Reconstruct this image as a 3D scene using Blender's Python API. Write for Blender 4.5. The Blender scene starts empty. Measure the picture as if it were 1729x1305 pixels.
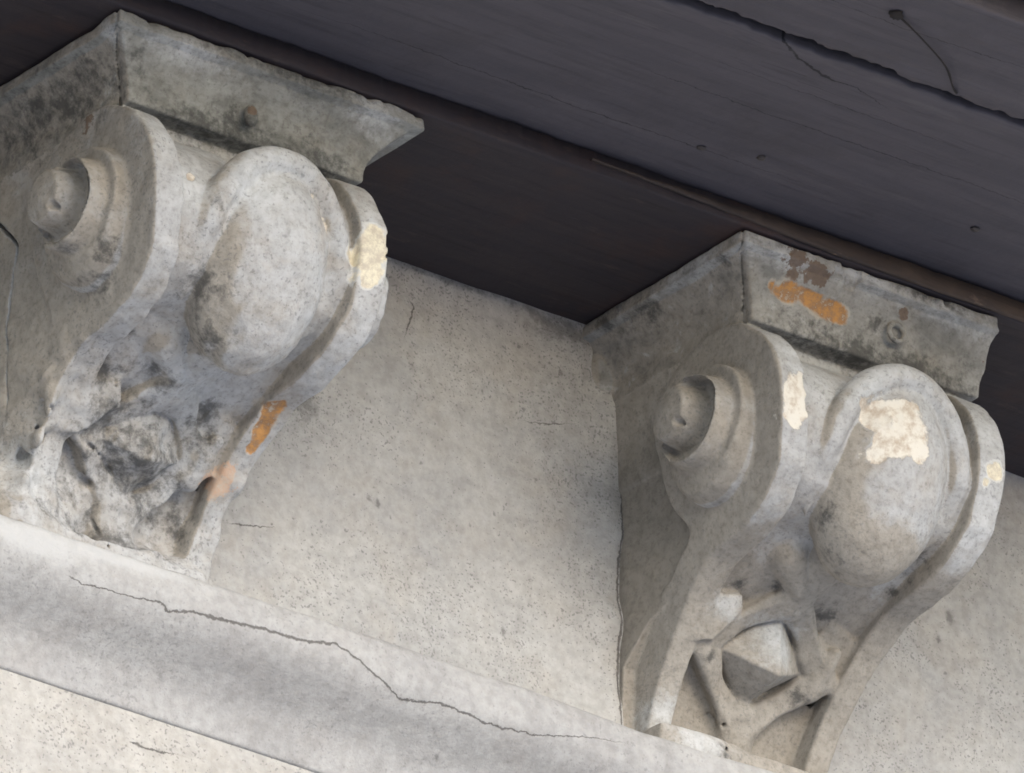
import bpy, math, random
import numpy as np
from mathutils import Vector

# ------------------------------------------------------------------ camera, sky, sun, exposure
scene = bpy.context.scene
AZ, EL, DIST = math.radians(37.2), math.radians(27.06), 20.0
AIM = Vector((-0.1936, -0.1, -0.0798))
fwd = Vector((math.sin(AZ) * math.cos(EL), math.cos(AZ) * math.cos(EL), math.sin(EL)))
cam_data = bpy.data.cameras.new("camera")
cam = bpy.data.objects.new("camera", cam_data)
scene.collection.objects.link(cam)
cam.location = AIM - fwd * DIST
cam.rotation_euler = (math.pi / 2 + EL, 0.0, -AZ)
cam_data.sensor_width = 36.0
cam_data.lens = 36.0 * DIST / (1729 / 1870.0)
cam_data.clip_start = 0.5
cam_data.clip_end = 3000.0
scene.camera = cam

SUN_EL, SUN_ROT = math.radians(27), math.radians(184)       # compass angle of the sun, clockwise from +Y
world = bpy.data.worlds.new("World")
scene.world = world
world.use_nodes = True
wn = world.node_tree.nodes
wl = world.node_tree.links
bg = wn["Background"]
sky = wn.new("ShaderNodeTexSky")
sky.sky_type = 'NISHITA'
sky.sun_disc = False
sky.sun_elevation = SUN_EL
sky.sun_rotation = SUN_ROT
sky.air_density = 1.0
sky.dust_density = 1.2
sky.ozone_density = 1.0
wl.new(sky.outputs[0], bg.inputs[0])
bg.inputs[1].default_value = 0.15
sun_data = bpy.data.lights.new("sun", 'SUN')
sun_data.energy = 0.9
sun_data.angle = math.radians(110)
sun_data.color = (1.0, 0.975, 0.95)
sun = bpy.data.objects.new("sun", sun_data)
scene.collection.objects.link(sun)
sd = Vector((math.sin(SUN_ROT) * math.cos(SUN_EL), math.cos(SUN_ROT) * math.cos(SUN_EL), math.sin(SUN_EL)))
sun.rotation_euler = sd.to_track_quat('Z', 'Y').to_euler()
sun.location = (0, -6, 6)
scene.view_settings.view_transform = 'Standard'
scene.view_settings.look = 'None'
scene.view_settings.gamma = 1.0
scene.view_settings.use_curve_mapping = False
scene.view_settings.exposure = 1.47
scene.cycles.filter_width = 1.75
scene.cycles.max_bounces = 5
scene.cycles.diffuse_bounces = 4

rng = np.random.default_rng(7)
F32 = np.float32

# ------------------------------------------------------------------ helpers
def tag(o, label=None, cat=None, group=None, kind=None):
    if label: o["label"] = label
    if cat: o["category"] = cat
    if group: o["group"] = group
    if kind: o["kind"] = kind
    return o

def empty(name, loc):
    o = bpy.data.objects.new(name, None)
    o.empty_display_size = 0.05
    o.location = loc
    scene.collection.objects.link(o)
    return o

def mesh_obj(name, verts, faces, mat, parent=None, smooth=True, loc=(0, 0, 0), normals=None, attrs=None):
    me = bpy.data.meshes.new(name)
    verts = np.asarray(verts, dtype=F32)
    faces = np.asarray(faces, dtype=np.int32)
    nf, k = faces.shape
    me.vertices.add(len(verts))
    me.vertices.foreach_set("co", verts.ravel())
    me.loops.add(nf * k)
    me.loops.foreach_set("vertex_index", faces.ravel())
    me.polygons.add(nf)
    me.polygons.foreach_set("loop_start", np.arange(0, nf * k, k, dtype=np.int32))
    me.polygons.foreach_set("loop_total", np.full(nf, k, dtype=np.int32))
    me.polygons.foreach_set("use_smooth", np.full(nf, smooth, dtype=bool))
    if attrs:
        for an, arr in attrs.items():
            at = me.attributes.new(an, 'FLOAT', 'POINT')
            at.data.foreach_set("value", np.asarray(arr, dtype=F32))
    me.update(calc_edges=True)
    me.validate()
    if normals is not None:
        me.normals_split_custom_set_from_vertices(np.asarray(normals, dtype=F32).tolist())
    me.materials.append(mat)
    o = bpy.data.objects.new(name, me)
    scene.collection.objects.link(o)
    o.location = loc
    if parent: o.parent = parent
    return o

def interp_axis(g, coords, axis):
    n = g.shape[axis]
    i = np.clip(np.floor(coords).astype(int), 0, n - 2)
    f = np.clip(coords - i, 0, 1).astype(F32)
    f = f * f * (3 - 2 * f)
    sh = [1] * g.ndim
    sh[axis] = len(coords)
    f = f.reshape(sh)
    return np.take(g, i, axis) * (1 - f) + np.take(g, i + 1, axis) * f

def gnoise(axes, cell, seed):
    """smooth value noise on a regular grid, values about -1..1"""
    r = np.random.default_rng(seed)
    shp = [int((a[-1] - a[0]) / cell) + 3 for a in axes]
    g = r.uniform(-1, 1, shp).astype(F32)
    for k, a in enumerate(axes):
        g = interp_axis(g, (a - a[0]) / cell, k)
    return g

def n1(x, cell, seed):
    r = np.random.default_rng(seed)
    x = np.asarray(x, dtype=float)
    n = int((x.max() - x.min()) / cell) + 3
    g = r.uniform(-1, 1, n)
    t = (x - x.min()) / cell
    i = np.floor(t).astype(int)
    f = t - i
    f = f * f * (3 - 2 * f)
    return g[i] * (1 - f) + g[i + 1] * f

def sstep(a, b, x):
    t = np.clip((x - a) / (b - a), 0, 1)
    return t * t * (3 - 2 * t)

def smin(a, b, k):
    h = np.clip(0.5 + 0.5 * (b - a) / k, 0, 1)
    return b * (1 - h) + a * h - k * h * (1 - h)

def smax(a, b, k):
    return -smin(-a, -b, k)

def poly_sdf(P, X, Y):
    P = np.asarray(P, dtype=float)
    d = np.full(X.shape, 1e9)
    s = np.ones(X.shape)
    n = len(P)
    j = n - 1
    for i in range(n):
        ex, ey = P[j] - P[i]
        wx, wy = X - P[i, 0], Y - P[i, 1]
        t = np.clip((wx * ex + wy * ey) / (ex * ex + ey * ey), 0, 1)
        d = np.minimum(d, (wx - ex * t) ** 2 + (wy - ey * t) ** 2)
        c1, c2, c3 = Y >= P[i, 1], Y < P[j, 1], ex * wy > ey * wx
        flip = (c1 & c2 & c3) | (~c1 & ~c2 & ~c3)
        s = np.where(flip, -s, s)
        j = i
    return (s * np.sqrt(d)).astype(F32)

def catmull(pts, n=8):
    P = np.asarray(pts, float)
    P = np.vstack([2 * P[0] - P[1], P, 2 * P[-1] - P[-2]])
    out = []
    for i in range(1, len(P) - 2):
        for t in np.linspace(0, 1, n, endpoint=False):
            a, b, c, d = P[i - 1], P[i], P[i + 1], P[i + 2]
            out.append(0.5 * (2 * b + (c - a) * t + (2 * a - 5 * b + 4 * c - d) * t * t + (3 * b - a - 3 * c + d) * t ** 3))
    out.append(P[-2])
    return np.array(out)

def seg_field(px, pz, cracks):
    """signed distance to the nearest crack polyline and its half width there"""
    best = np.full(px.shape, 1e9)
    sgn = np.ones(px.shape)
    wid = np.zeros(px.shape)
    for line in cracks:
        for (x0, z0, w0), (x1, z1, w1) in zip(line[:-1], line[1:]):
            ex, ez = x1 - x0, z1 - z0
            L = ex * ex + ez * ez
            t = np.clip(((px - x0) * ex + (pz - z0) * ez) / L, 0, 1)
            d = np.hypot(px - x0 - ex * t, pz - z0 - ez * t)
            m = d < best
            best = np.where(m, d, best)
            sgn = np.where(m, np.sign(ex * (pz - z0) - ez * (px - x0)), sgn)
            wid = np.where(m, w0 + (w1 - w0) * t, wid)
    return best * sgn, wid

# ------------------------------------------------------------------ node helpers
class NB:
    def __init__(s, name):
        s.m = bpy.data.materials.new(name)
        s.m.use_nodes = True
        s.t = s.m.node_tree
        s.n, s.l = s.t.nodes, s.t.links
        s.bsdf = s.n["Principled BSDF"]
        s.tc = s.n.new("ShaderNodeTexCoord")
    def set(s, sock, v):
        if isinstance(v, bpy.types.NodeSocket): s.l.new(v, sock)
        elif v is not None:
            if isinstance(v, (tuple, list)) and len(v) == 3 and sock.type == 'RGBA': v = (*v, 1)
            sock.default_value = v
    def coords(s, loc=(0, 0, 0), scale=(1, 1, 1)):
        m = s.n.new("ShaderNodeMapping")
        s.l.new(s.tc.outputs["Object"], m.inputs[0])
        m.inputs["Location"].default_value = loc
        m.inputs["Scale"].default_value = scale
        return m.outputs[0]
    def noise(s, vec, scale, detail=4, rough=0.55, dist=0.0):
        n = s.n.new("ShaderNodeTexNoise")
        s.set(n.inputs["Vector"], vec)
        n.inputs["Scale"].default_value = scale
        n.inputs["Detail"].default_value = detail
        n.inputs["Roughness"].default_value = rough
        n.inputs["Distortion"].default_value = dist
        return n.outputs["Fac"]
    def ramp(s, v, a, b, lo=0.0, hi=1.0):
        n = s.n.new("ShaderNodeMapRange")
        n.interpolation_type = 'SMOOTHSTEP'
        s.set(n.inputs["Value"], v)
        s.set(n.inputs["From Min"], a); s.set(n.inputs["From Max"], b)
        n.inputs["To Min"].default_value = lo; n.inputs["To Max"].default_value = hi
        return n.outputs[0]
    def math(s, op, a, b=None, c=None):
        n = s.n.new("ShaderNodeMath"); n.operation = op
        s.set(n.inputs[0], a)
        if b is not None: s.set(n.inputs[1], b)
        if c is not None: s.set(n.inputs[2], c)
        return n.outputs[0]
    def mix(s, f, a, b, mode='MIX'):
        n = s.n.new("ShaderNodeMix"); n.data_type = 'RGBA'; n.blend_type = mode
        s.set(n.inputs[0], f); s.set(n.inputs[6], a); s.set(n.inputs[7], b)
        return n.outputs[2]
    def attr(s, name):
        n = s.n.new("ShaderNodeAttribute"); n.attribute_name = name
        return n.outputs["Fac"]
    def bump(s, h, strength, dist, prev=None):
        n = s.n.new("ShaderNodeBump")
        n.inputs["Strength"].default_value = strength
        n.inputs["Distance"].default_value = dist
        s.set(n.inputs["Height"], h)
        if prev: s.l.new(prev, n.inputs["Normal"])
        return n.outputs[0]
    def done(s, col, rough, nrm=None, spec=0.25):
        s.set(s.bsdf.inputs["Base Color"], col)
        s.set(s.bsdf.inputs["Roughness"], rough)
        s.bsdf.inputs["Specular IOR Level"].default_value = spec
        if nrm: s.l.new(nrm, s.bsdf.inputs["Normal"])
        return s.m

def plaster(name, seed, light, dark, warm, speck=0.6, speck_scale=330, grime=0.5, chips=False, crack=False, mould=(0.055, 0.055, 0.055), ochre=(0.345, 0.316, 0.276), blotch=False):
    b = NB(name)
    v = b.coords((seed * 3.1, seed * 1.7, seed * 0.9))
    col = b.mix(b.ramp(b.noise(v, 7, 3, 0.6), 0.36, 0.64), light, dark)
    col = b.mix(b.ramp(b.noise(v, 16, 4, 0.65, 0.3), 0.47, 0.70, 0, grime), col, warm)
    # run-down smears
    vs = b.coords((seed, 2.0, 5.0), (1, 1, 0.25))
    col = b.mix(b.ramp(b.noise(vs, 70, 2, 0.6), 0.5, 0.75, 0, 0.35 * grime), col, tuple(c * 0.55 for c in warm))
    if chips:
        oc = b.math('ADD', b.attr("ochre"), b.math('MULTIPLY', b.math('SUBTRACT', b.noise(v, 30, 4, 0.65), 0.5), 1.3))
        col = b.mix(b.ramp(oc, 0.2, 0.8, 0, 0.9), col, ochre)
        so = b.math('ADD', b.attr("flank_dark"), b.math('MULTIPLY', b.math('SUBTRACT', b.noise(vs, 40, 4, 0.65), 0.5), 1.2))
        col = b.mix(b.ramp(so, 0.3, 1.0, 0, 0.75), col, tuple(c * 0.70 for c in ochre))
        li = b.math('ADD', b.attr("lime_highlight"), b.math('MULTIPLY', b.math('SUBTRACT', b.noise(v, 48, 5, 0.75), 0.5), 2.4))  # pale lime crust, plus highlights painted into the colour
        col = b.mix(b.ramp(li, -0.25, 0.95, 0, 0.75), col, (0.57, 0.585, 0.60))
    if blotch:
        bl = b.noise(b.coords((seed, 1, 3), (0.55, 1, 1.3)), 26, 5, 0.7, 0.5)
        col = b.mix(b.ramp(bl, 0.44, 0.68, 0, 0.6), col, tuple(c * 0.50 for c in dark))
        col = b.mix(b.ramp(bl, 0.44, 0.32, 0, 0.7), col, tuple(min(c * 1.35, 0.47) for c in light))
    # fine tonal mottling
    col = b.mix(b.ramp(b.noise(v, 95, 3, 0.7), 0.3, 0.7, 0, 0.55), col, b.mix(1.0, col, (0.66, 0.655, 0.64), 'MULTIPLY'))
    # mildew specks
    dens = b.ramp(b.noise(v, 12, 2), 0.38, 0.66, 0.10, 0.0)
    th = b.math('ADD', dens, 0.580)
    sp = b.ramp(b.noise(v, speck_scale, 1, 0.5), th, b.math('ADD', th, 0.09), 0, speck)
    col = b.mix(sp, col, (0.14, 0.138, 0.14))
    sp2 = b.ramp(b.noise(v, speck_scale * 0.36, 1, 0.45), 0.72, 0.82, 0, speck * 0.8)
    col = b.mix(sp2, col, (0.08, 0.08, 0.085))
    if crack:
        vt = b.n.new("ShaderNodeMapping"); b.l.new(b.tc.outputs["Object"], vt.inputs[0])
        vt.inputs["Rotation"].default_value = (0, 0.45, 0); vt.inputs["Scale"].default_value = (0.28, 1, 1)
        tr = b.noise(vt.outputs[0], 48, 4, 0.6, 0.6)
        col = b.mix(b.ramp(tr, 0.5, 0.72, 0, 0.30), col, b.mix(1.0, col, (0.72, 0.73, 0.74), 'MULTIPLY'))
        col = b.mix(b.ramp(tr, 0.46, 0.28, 0, 0.25), col, b.mix(1.0, col, (1.12, 1.11, 1.09), 'MULTIPLY'))
    else:
        col = b.mix(b.ramp(b.noise(v, 190, 3, 0.8), 0.50, 0.72, 0, 0.40), col, b.mix(1.0, col, (0.58, 0.56, 0.53), 'MULTIPLY'))
    h = b.noise(v, 420, 2, 0.65)
    h2 = b.noise(v, 80, 3, 0.6)
    rough = 0.86
    dent = None
    if chips:
        jit = b.math('MULTIPLY', b.math('SUBTRACT', b.noise(v, 105, 4, 0.75), 0.5), 2.6)
        jit2 = b.math('MULTIPLY', b.math('SUBTRACT', b.noise(v, 38, 2, 0.6), 0.5), 1.6)
        mo = b.ramp(b.math('ADD', b.math('ADD', b.attr("mould"), b.math('MULTIPLY', jit, 1.6)), b.math('MULTIPLY', jit2, 1.3)), -0.35, 1.15, 0, 0.78)
        col = b.mix(mo, col, mould)
        br = b.ramp(b.math('ADD', b.attr("brown"), jit), 0.0, 0.2, 0, 0.85)
        col = b.mix(br, col, b.mix(b.noise(v, 200, 3), (0.10, 0.065, 0.048), (0.21, 0.15, 0.11)))
        of = b.math('ADD', b.attr("orange"), b.math('MULTIPLY', jit, 0.30))
        col = b.mix(b.ramp(b.math('ADD', b.attr("orange"), b.math('MULTIPLY', jit2, 1.5)), -0.3, 0.1, 0, 0.6), col, (0.50, 0.45, 0.38))
        orr = b.ramp(of, -0.10, 0.22, 0, 0.92)
        n3 = b.noise(v, 85, 5, 0.8)
        oc1 = b.mix(b.ramp(n3, 0.40, 0.58), (0.50, 0.245, 0.070), (0.30, 0.175, 0.095))
        col = b.mix(orr, col, b.mix(b.ramp(n3, 0.56, 0.66, 0, 0.9), oc1, (0.48, 0.43, 0.36)))
        pk = b.ramp(b.math('ADD', b.attr("pink"), jit), 0.0, 0.25, 0, 0.85)
        col = b.mix(pk, col, b.mix(b.ramp(n3, 0.4, 0.65), (0.50, 0.33, 0.235), (0.46, 0.38, 0.31)))
        wf = b.math('ADD', b.attr("white"), b.math('MULTIPLY', jit, 0.35))
        col = b.mix(b.ramp(wf, -0.10, 0.0, 0, 0.6), col, (0.30, 0.285, 0.265))
        wh = b.ramp(wf, -0.05, 0.16, 0, 0.92)
        wcol = b.mix(b.ramp(b.noise(v, 60, 4, 0.7), 0.44, 0.66), (0.70, 0.665, 0.60), (0.48, 0.405, 0.33))
        wcol = b.mix(b.ramp(n3, 0.60, 0.74, 0, 0.8), wcol, (0.33, 0.26, 0.21))
        col = b.mix(wh, col, wcol)
        yf = b.math('ADD', b.attr("yellow"), b.math('MULTIPLY', jit, 0.35))
        col = b.mix(b.ramp(yf, -0.25, -0.12, 0, 0.7), col, (0.60, 0.60, 0.585))
        ye = b.ramp(yf, -0.05, 0.18, 0, 0.92)
        col = b.mix(ye, col, b.mix(b.ramp(n3, 0.40, 0.62), (0.72, 0.665, 0.52), (0.50, 0.44, 0.36)))
        dent = b.math('MAXIMUM', b.math('MAXIMUM', wh, ye), orr)
    if crack:
        jn = b.math('MULTIPLY', b.math('SUBTRACT', b.noise(v, 110, 5, 0.7), 0.5), 0.008)
        d = b.math('ABSOLUTE', b.math('ADD', b.attr("crack_d"), jn))
        w = b.attr("crack_w")
        cm = b.math('SUBTRACT', 1.0, b.ramp(d, b.math('MULTIPLY', w, 0.35), b.math('ADD', w, 1e-5)))
        col = b.mix(b.math('MULTIPLY', cm, 0.80), col, (0.085, 0.078, 0.074))
        mo = b.ramp(b.math('ADD', b.attr("mould"), b.math('MULTIPLY', b.math('SUBTRACT', b.noise(v, 90, 6, 0.75), 0.5), 2.2)), 0.0, 0.8, 0, 0.55)
        col = b.mix(mo, col, mould)
        br = b.ramp(b.math('ADD', b.attr("white"), b.math('MULTIPLY', b.math('SUBTRACT', b.noise(v, 30, 5, 0.6), 0.5), 1.2)), -0.1, 0.7, 0, 0.8)
        col = b.mix(br, col, (0.475, 0.48, 0.485))
        dent = cm
    hh = b.math('MULTIPLY_ADD', h, 0.45, b.math('MULTIPLY', h2, 1.0))
    if dent is not None: hh = b.math('MULTIPLY_ADD', dent, -0.4, hh)
    n = b.bump(hh, 0.62, 0.0019)
    return b.done(col, rough, n, 0.2)

def wood(name, seed, ca, cb, cw, flake=0.0, rough=0.72, crack=False):
    b = NB(name)
    v = b.coords((seed, seed * 2, 0), (0.07, 1, 1))
    g = b.noise(v, 160, 5, 0.65, 0.4)
    g2 = b.noise(v, 45, 4, 0.6)
    w = b.coords((seed, 4, 1))
    col = b.mix(b.ramp(g2, 0.35, 0.65), ca, cb)
    col = b.mix(b.ramp(g, 0.50, 0.72, 0, 0.55), col, tuple(c * 0.55 for c in ca))
    col = b.mix(b.ramp(b.noise(w, 10, 5, 0.65), 0.50, 0.72, 0, 0.6), col, cw)
    if flake:
        col = b.mix(b.ramp(b.noise(b.coords((seed, 7, 2), (0.3, 1, 1)), 55, 5, 0.7), 0.60, 0.68, 0, flake), col, (0.20, 0.145, 0.11))
    if crack:
        jn = b.math('MULTIPLY', b.math('SUBTRACT', b.noise(w, 60, 4, 0.7), 0.5), 0.010)
        cw_ = b.attr("crack_w")
        cm = b.math('SUBTRACT', 1.0, b.ramp(b.math('ABSOLUTE', b.math('ADD', b.attr("crack_d"), jn)), b.math('MULTIPLY', cw_, 0.3), b.math('ADD', cw_, 1e-5)))
        col = b.mix(b.math('MULTIPLY', cm, 0.85), col, (0.012, 0.011, 0.013))
        # worn, paler paint in patches along the grain
        col = b.mix(b.ramp(b.noise(b.coords((seed, 3, 9), (0.12, 1, 1)), 30, 5, 0.75), 0.56, 0.74, 0, 0.35), col, (0.15, 0.135, 0.14))
    n = b.bump(g, 0.5, 0.0012)
    n = b.bump(b.noise(w, 25, 4), 0.3, 0.004, n)
    n = b.bump(b.noise(w, 500, 3), 0.2, 0.0006, n)
    return b.done(col, rough, n, 0.3)

M_wall = plaster("aged_wall_plaster", 1.3, (0.46, 0.456, 0.45), (0.395, 0.394, 0.396), (0.41, 0.39, 0.366), 0.6, 400, 0.5, crack=True)
M_mould = plaster("moulding_paint", 2.1, (0.425, 0.422, 0.42), (0.37, 0.366, 0.367), (0.34, 0.322, 0.312), 0.3, 300, 0.35, crack=True)
M_low = plaster("lower_wall_plaster", 4.4, (0.47, 0.455, 0.43), (0.43, 0.418, 0.40), (0.40, 0.375, 0.34), 0.55, 320, 0.4, crack=True)
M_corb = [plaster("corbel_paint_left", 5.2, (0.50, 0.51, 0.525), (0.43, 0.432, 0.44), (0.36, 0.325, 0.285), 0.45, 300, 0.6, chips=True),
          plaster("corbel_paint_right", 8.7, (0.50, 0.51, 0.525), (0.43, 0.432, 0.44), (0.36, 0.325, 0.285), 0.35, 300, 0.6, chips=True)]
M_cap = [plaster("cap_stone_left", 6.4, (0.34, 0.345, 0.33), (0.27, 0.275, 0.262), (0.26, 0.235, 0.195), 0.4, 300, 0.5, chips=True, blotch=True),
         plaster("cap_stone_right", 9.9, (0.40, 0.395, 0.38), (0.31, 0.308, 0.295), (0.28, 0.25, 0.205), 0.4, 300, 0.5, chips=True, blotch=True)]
M_brown = wood("dark_brown_board", 1.0, (0.044, 0.036, 0.040), (0.035, 0.030, 0.036), (0.066, 0.038, 0.033), 0.12)
M_grey = wood("grey_painted_board", 2.0, (0.092, 0.083, 0.096), (0.078, 0.071, 0.083), (0.066, 0.059, 0.066), crack=True)

# ------------------------------------------------------------------ ground
GZ = -10.7
b = NB("paving")
v = b.coords()
b.done(b.mix(b.noise(v, 0.6, 6), (0.38, 0.37, 0.36), (0.31, 0.30, 0.295)), 0.9)
g = mesh_obj("ground", [(-1500, -1500, GZ), (1500, -1500, GZ), (1500, 1500, GZ), (-1500, 1500, GZ)], [(0, 1, 2, 3)], b.m)
tag(g, kind="structure")

# ------------------------------------------------------------------ wall
wall = tag(empty("plaster_wall", (0, 0, GZ)), "pale speckled plaster wall with a cracked horizontal moulding, behind both scroll corbels", "wall")

def grid_sheet(name, xs, prof_o, prof_z, mat, disp, attrs_fn):
    """strip swept along x; prof_o/prof_z are arrays over the profile"""
    nx, npf = len(xs), len(prof_o)
    X = np.repeat(xs[:, None], npf, 1)
    O = np.repeat(np.asarray(prof_o)[None, :], nx, 0)
    Z = np.repeat(np.asarray(prof_z)[None, :], nx, 0)
    X, O, Z = disp(X, O, Z)
    V = np.stack([X, -O, Z - GZ], -1).reshape(-1, 3)
    i = np.arange(nx - 1)[:, None] * npf + np.arange(npf - 1)[None, :]
    Fc = np.stack([i, i + 1, i + npf + 1, i + npf], -1).reshape(-1, 4)
    # profile runs downwards: this winding faces outwards
    return mesh_obj(name, V, Fc, mat, wall, attrs=attrs_fn(X.ravel(), Z.ravel()))

def blob_field(P, blobs):
    acc = np.full(len(P), math.exp(-1.5 / 0.22))
    for bl in blobs:
        c, r = np.array(bl[:3]), np.array(bl[3:6] if len(bl) > 4 else [bl[3]] * 3)
        d = np.sqrt((((P - c) / r) ** 2).sum(1))
        acc += np.exp(np.clip(1 - d, -2, 1) / 0.22)
    return (0.22 * np.log(acc)).astype(F32)

xs = np.concatenate([np.linspace(-3.2, -1.0, 60, endpoint=False), np.arange(-1.0, 0.6, 0.0035), np.linspace(0.6, 3.2, 60)])
zs = np.linspace(0.079, -0.372, 130)
frieze_cracks = [
    [(-0.235, 0.040, 0.0), (-0.2283, 0.030, 0.0012), (-0.235, 0.0127, 0.0011), (-0.2403, -0.004, 0.0)],
    [(-0.0300, 0.064, 0.0004), (-0.0269, 0.055, 0.0020), (-0.0200, 0.040, 0.0018), (-0.0120, 0.028, 0.0)],
    [(-0.1074, -0.047, 0.0), (-0.0738, -0.0414, 0.0009), (-0.0436, -0.0309, 0.0)],
    [(-0.4397, -0.2517, 0.0), (-0.4162, -0.2475, 0.0012), (-0.3827, -0.2401, 0.0)],
    [(0.002, -0.02, 0.0006), (0.002, -0.10, 0.0012), (0.001, -0.18, 0.0018), (0.001, -0.26, 0.0020), (0.002, -0.35, 0.0012)],
    [(-0.470, -0.20, 0.0), (-0.474, -0.25, 0.0014), (-0.482, -0.33, 0.0008)],
    [(0.215, -0.30, 0.0016), (0.205, -0.33, 0.002), (0.207, -0.36, 0.001)],
    [(0.222, -0.30, 0.001), (0.226, -0.325, 0.0022), (0.240, -0.345, 0.0)],
]
def fr_disp(X, O, Z):
    nz = gnoise([xs, zs[::-1]], 0.07, 3)[:, ::-1] * 0.0022 + gnoise([xs, zs[::-1]], 0.022, 4)[:, ::-1] * 0.0008
    O = O + nz
    # plaster dragged up against the corbel flanks
    for x0 in (-0.7013, 0.0):
        lump = np.exp(-((X - x0 + 0.004) / 0.020) ** 2) * (0.006 + 0.004 * n1(Z[0], 0.03, 11)[None, :]) * sstep(0.09, 0.03, Z)
        O = O + lump
    O = O - 0.004 * np.exp(-((X + 0.018) / 0.006) ** 2) * sstep(0.03, 0.05, Z)
    # coving at the top under the boards, lip at the bottom
    Z = Z + np.where(Z > 0.06, 0.0015 * n1(X[:, 0], 0.012, 5)[:, None], 0)
    return X, O, Z
def fr_attr(x, z):
    d, w = seg_field(x, z, frieze_cracks)
    P = np.stack([x, z, np.zeros_like(x)], 1)
    m = blob_field(P, [(-0.0638, 0.0145, 0, 0.004, 0.005, 1), (-0.2786, -0.178, 0, 0.006, 0.005, 1), (-0.2685, -0.1796, 0, 0.004, 0.006, 1),
                       (-0.1276, -0.268, 0, 0.004, 0.006, 1), (0.3894, -0.0977, 0, 0.007, 0.010, 1), (0.376, -0.123, 0, 0.005, 0.006, 1),
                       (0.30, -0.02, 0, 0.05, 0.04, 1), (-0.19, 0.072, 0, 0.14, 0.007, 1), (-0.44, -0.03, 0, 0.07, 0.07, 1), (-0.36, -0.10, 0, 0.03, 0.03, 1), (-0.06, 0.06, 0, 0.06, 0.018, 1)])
    return {"crack_d": d, "crack_w": w, "mould": m, "white": np.full(len(x), -2.0)}
grid_sheet("frieze", xs, np.zeros(len(zs)), zs, M_wall, fr_disp, fr_attr)

# moulding profile, from the wall above over the lip and back to the wall below
mp = catmull([(0.0, -0.332), (0.020, -0.340), (0.046, -0.349), (0.058, -0.355), (0.0620, -0.363), (0.0632, -0.374), (0.0622, -0.386), (0.0580, -0.397), (0.0490, -0.408), (0.037, -0.418),
              (0.025, -0.428), (0.015, -0.439), (0.008, -0.452), (0.0042, -0.463), (0.0018, -0.471), (-0.006, -0.4725)], 7)
xm = xs
mould_crack = [[(-0.66, -0.392, 0.0), (-0.6393, -0.3968, 0.0006), (-0.5923, -0.3945, 0.0007), (-0.552, -0.3906, 0.0010), (-0.5473, -0.3964, 0.0013), (-0.5184, -0.3897, 0.0016), (-0.4781, -0.388, 0.0019),
                (-0.4446, -0.3849, 0.0018), (-0.3909, -0.3821, 0.0016), (-0.364, -0.3768, 0.0014), (-0.3472, -0.3806, 0.0013), (-0.317, -0.3923, 0.0012), (-0.2834, -0.403, 0.0011), (-0.2432, -0.3965, 0.0012),
                (-0.2264, -0.3979, 0.0011), (-0.1827, -0.4001, 0.0009), (-0.1357, -0.3964, 0.0008), (-0.0686, -0.3816, 0.0005), (-0.0283, -0.3764, 0.0)]]
def mo_disp(X, O, Z):
    x1 = xm
    O = O + 0.0016 * n1(x1, 0.11, 21)[:, None] + 0.0007 * n1(x1, 0.03, 22)[:, None]
    Z = Z + (0.0022 * n1(x1, 0.16, 23) + 0.0008 * n1(x1, 0.035, 24))[:, None]
    nz = gnoise([x1, np.arange(X.shape[1]) * 0.002], 0.025, 25)
    O = O + 0.0009 * nz
    k_ = np.clip(mp[:, 0] / 0.03, 0, 1)[None, :]
    O = mp[:, 0][None, :] + (O - mp[:, 0][None, :]) * k_
    Z = mp[:, 1][None, :] + (Z - mp[:, 1][None, :]) * np.maximum(k_, 0.3)
    # the crack lets the lower paint skin sit a little proud
    return X, O, Z
def mo_attr(x, z):
    d, w = seg_field(x, z, mould_crack)
    P = np.stack([x, z, np.zeros_like(x)], 1)
    m = blob_field(P, [(-0.70, -0.352, 0, 0.03, 0.006, 1), (-0.60, -0.350, 0, 0.045, 0.006, 1), (-0.53, -0.351, 0, 0.045, 0.005, 1), (-0.76, -0.40, 0, 0.012, 0.02, 1),
                       (-0.22, -0.43, 0, 0.005, 0.004, 1), (-0.10, -0.425, 0, 0.006, 0.004, 1)])
    wh = blob_field(P, [(-0.70, -0.372, 0, 0.07, 0.022, 1), (-0.60, -0.362, 0, 0.10, 0.012, 1)])
    return {"crack_d": d, "crack_w": w, "mould": m, "white": wh}
grid_sheet("moulding", xm, mp[:, 0], mp[:, 1], M_mould, mo_disp, mo_attr)

zl = np.concatenate([np.linspace(-0.445, -0.72, 70), np.linspace(-0.76, GZ, 12)])
def lo_disp(X, O, Z):
    fine = (Z > -0.74)
    base = 0.0004 * np.sin(X * 23 + 1.3) * np.sin(Z * 31) + 0.0002 * np.sin(X * 71 + Z * 57)
    return X, O + np.where(fine, base, 0) * sstep(-0.47, -0.52, Z), Z
def lo_attr(x, z):
    d, w = seg_field(x, z, [[(-0.545, -0.5025, 0.0), (-0.5350, -0.5022, 0.0020), (-0.5203, -0.5030, 0.0014), (-0.4968, -0.5000, 0.0004)]])
    return {"crack_d": d, "crack_w": w, "mould": np.full(len(x), -2.0), "white": np.full(len(x), -2.0)}
grid_sheet("lower_wall", xs, np.full(len(zl), -0.0004), zl, M_low, lo_disp, lo_attr)

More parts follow.
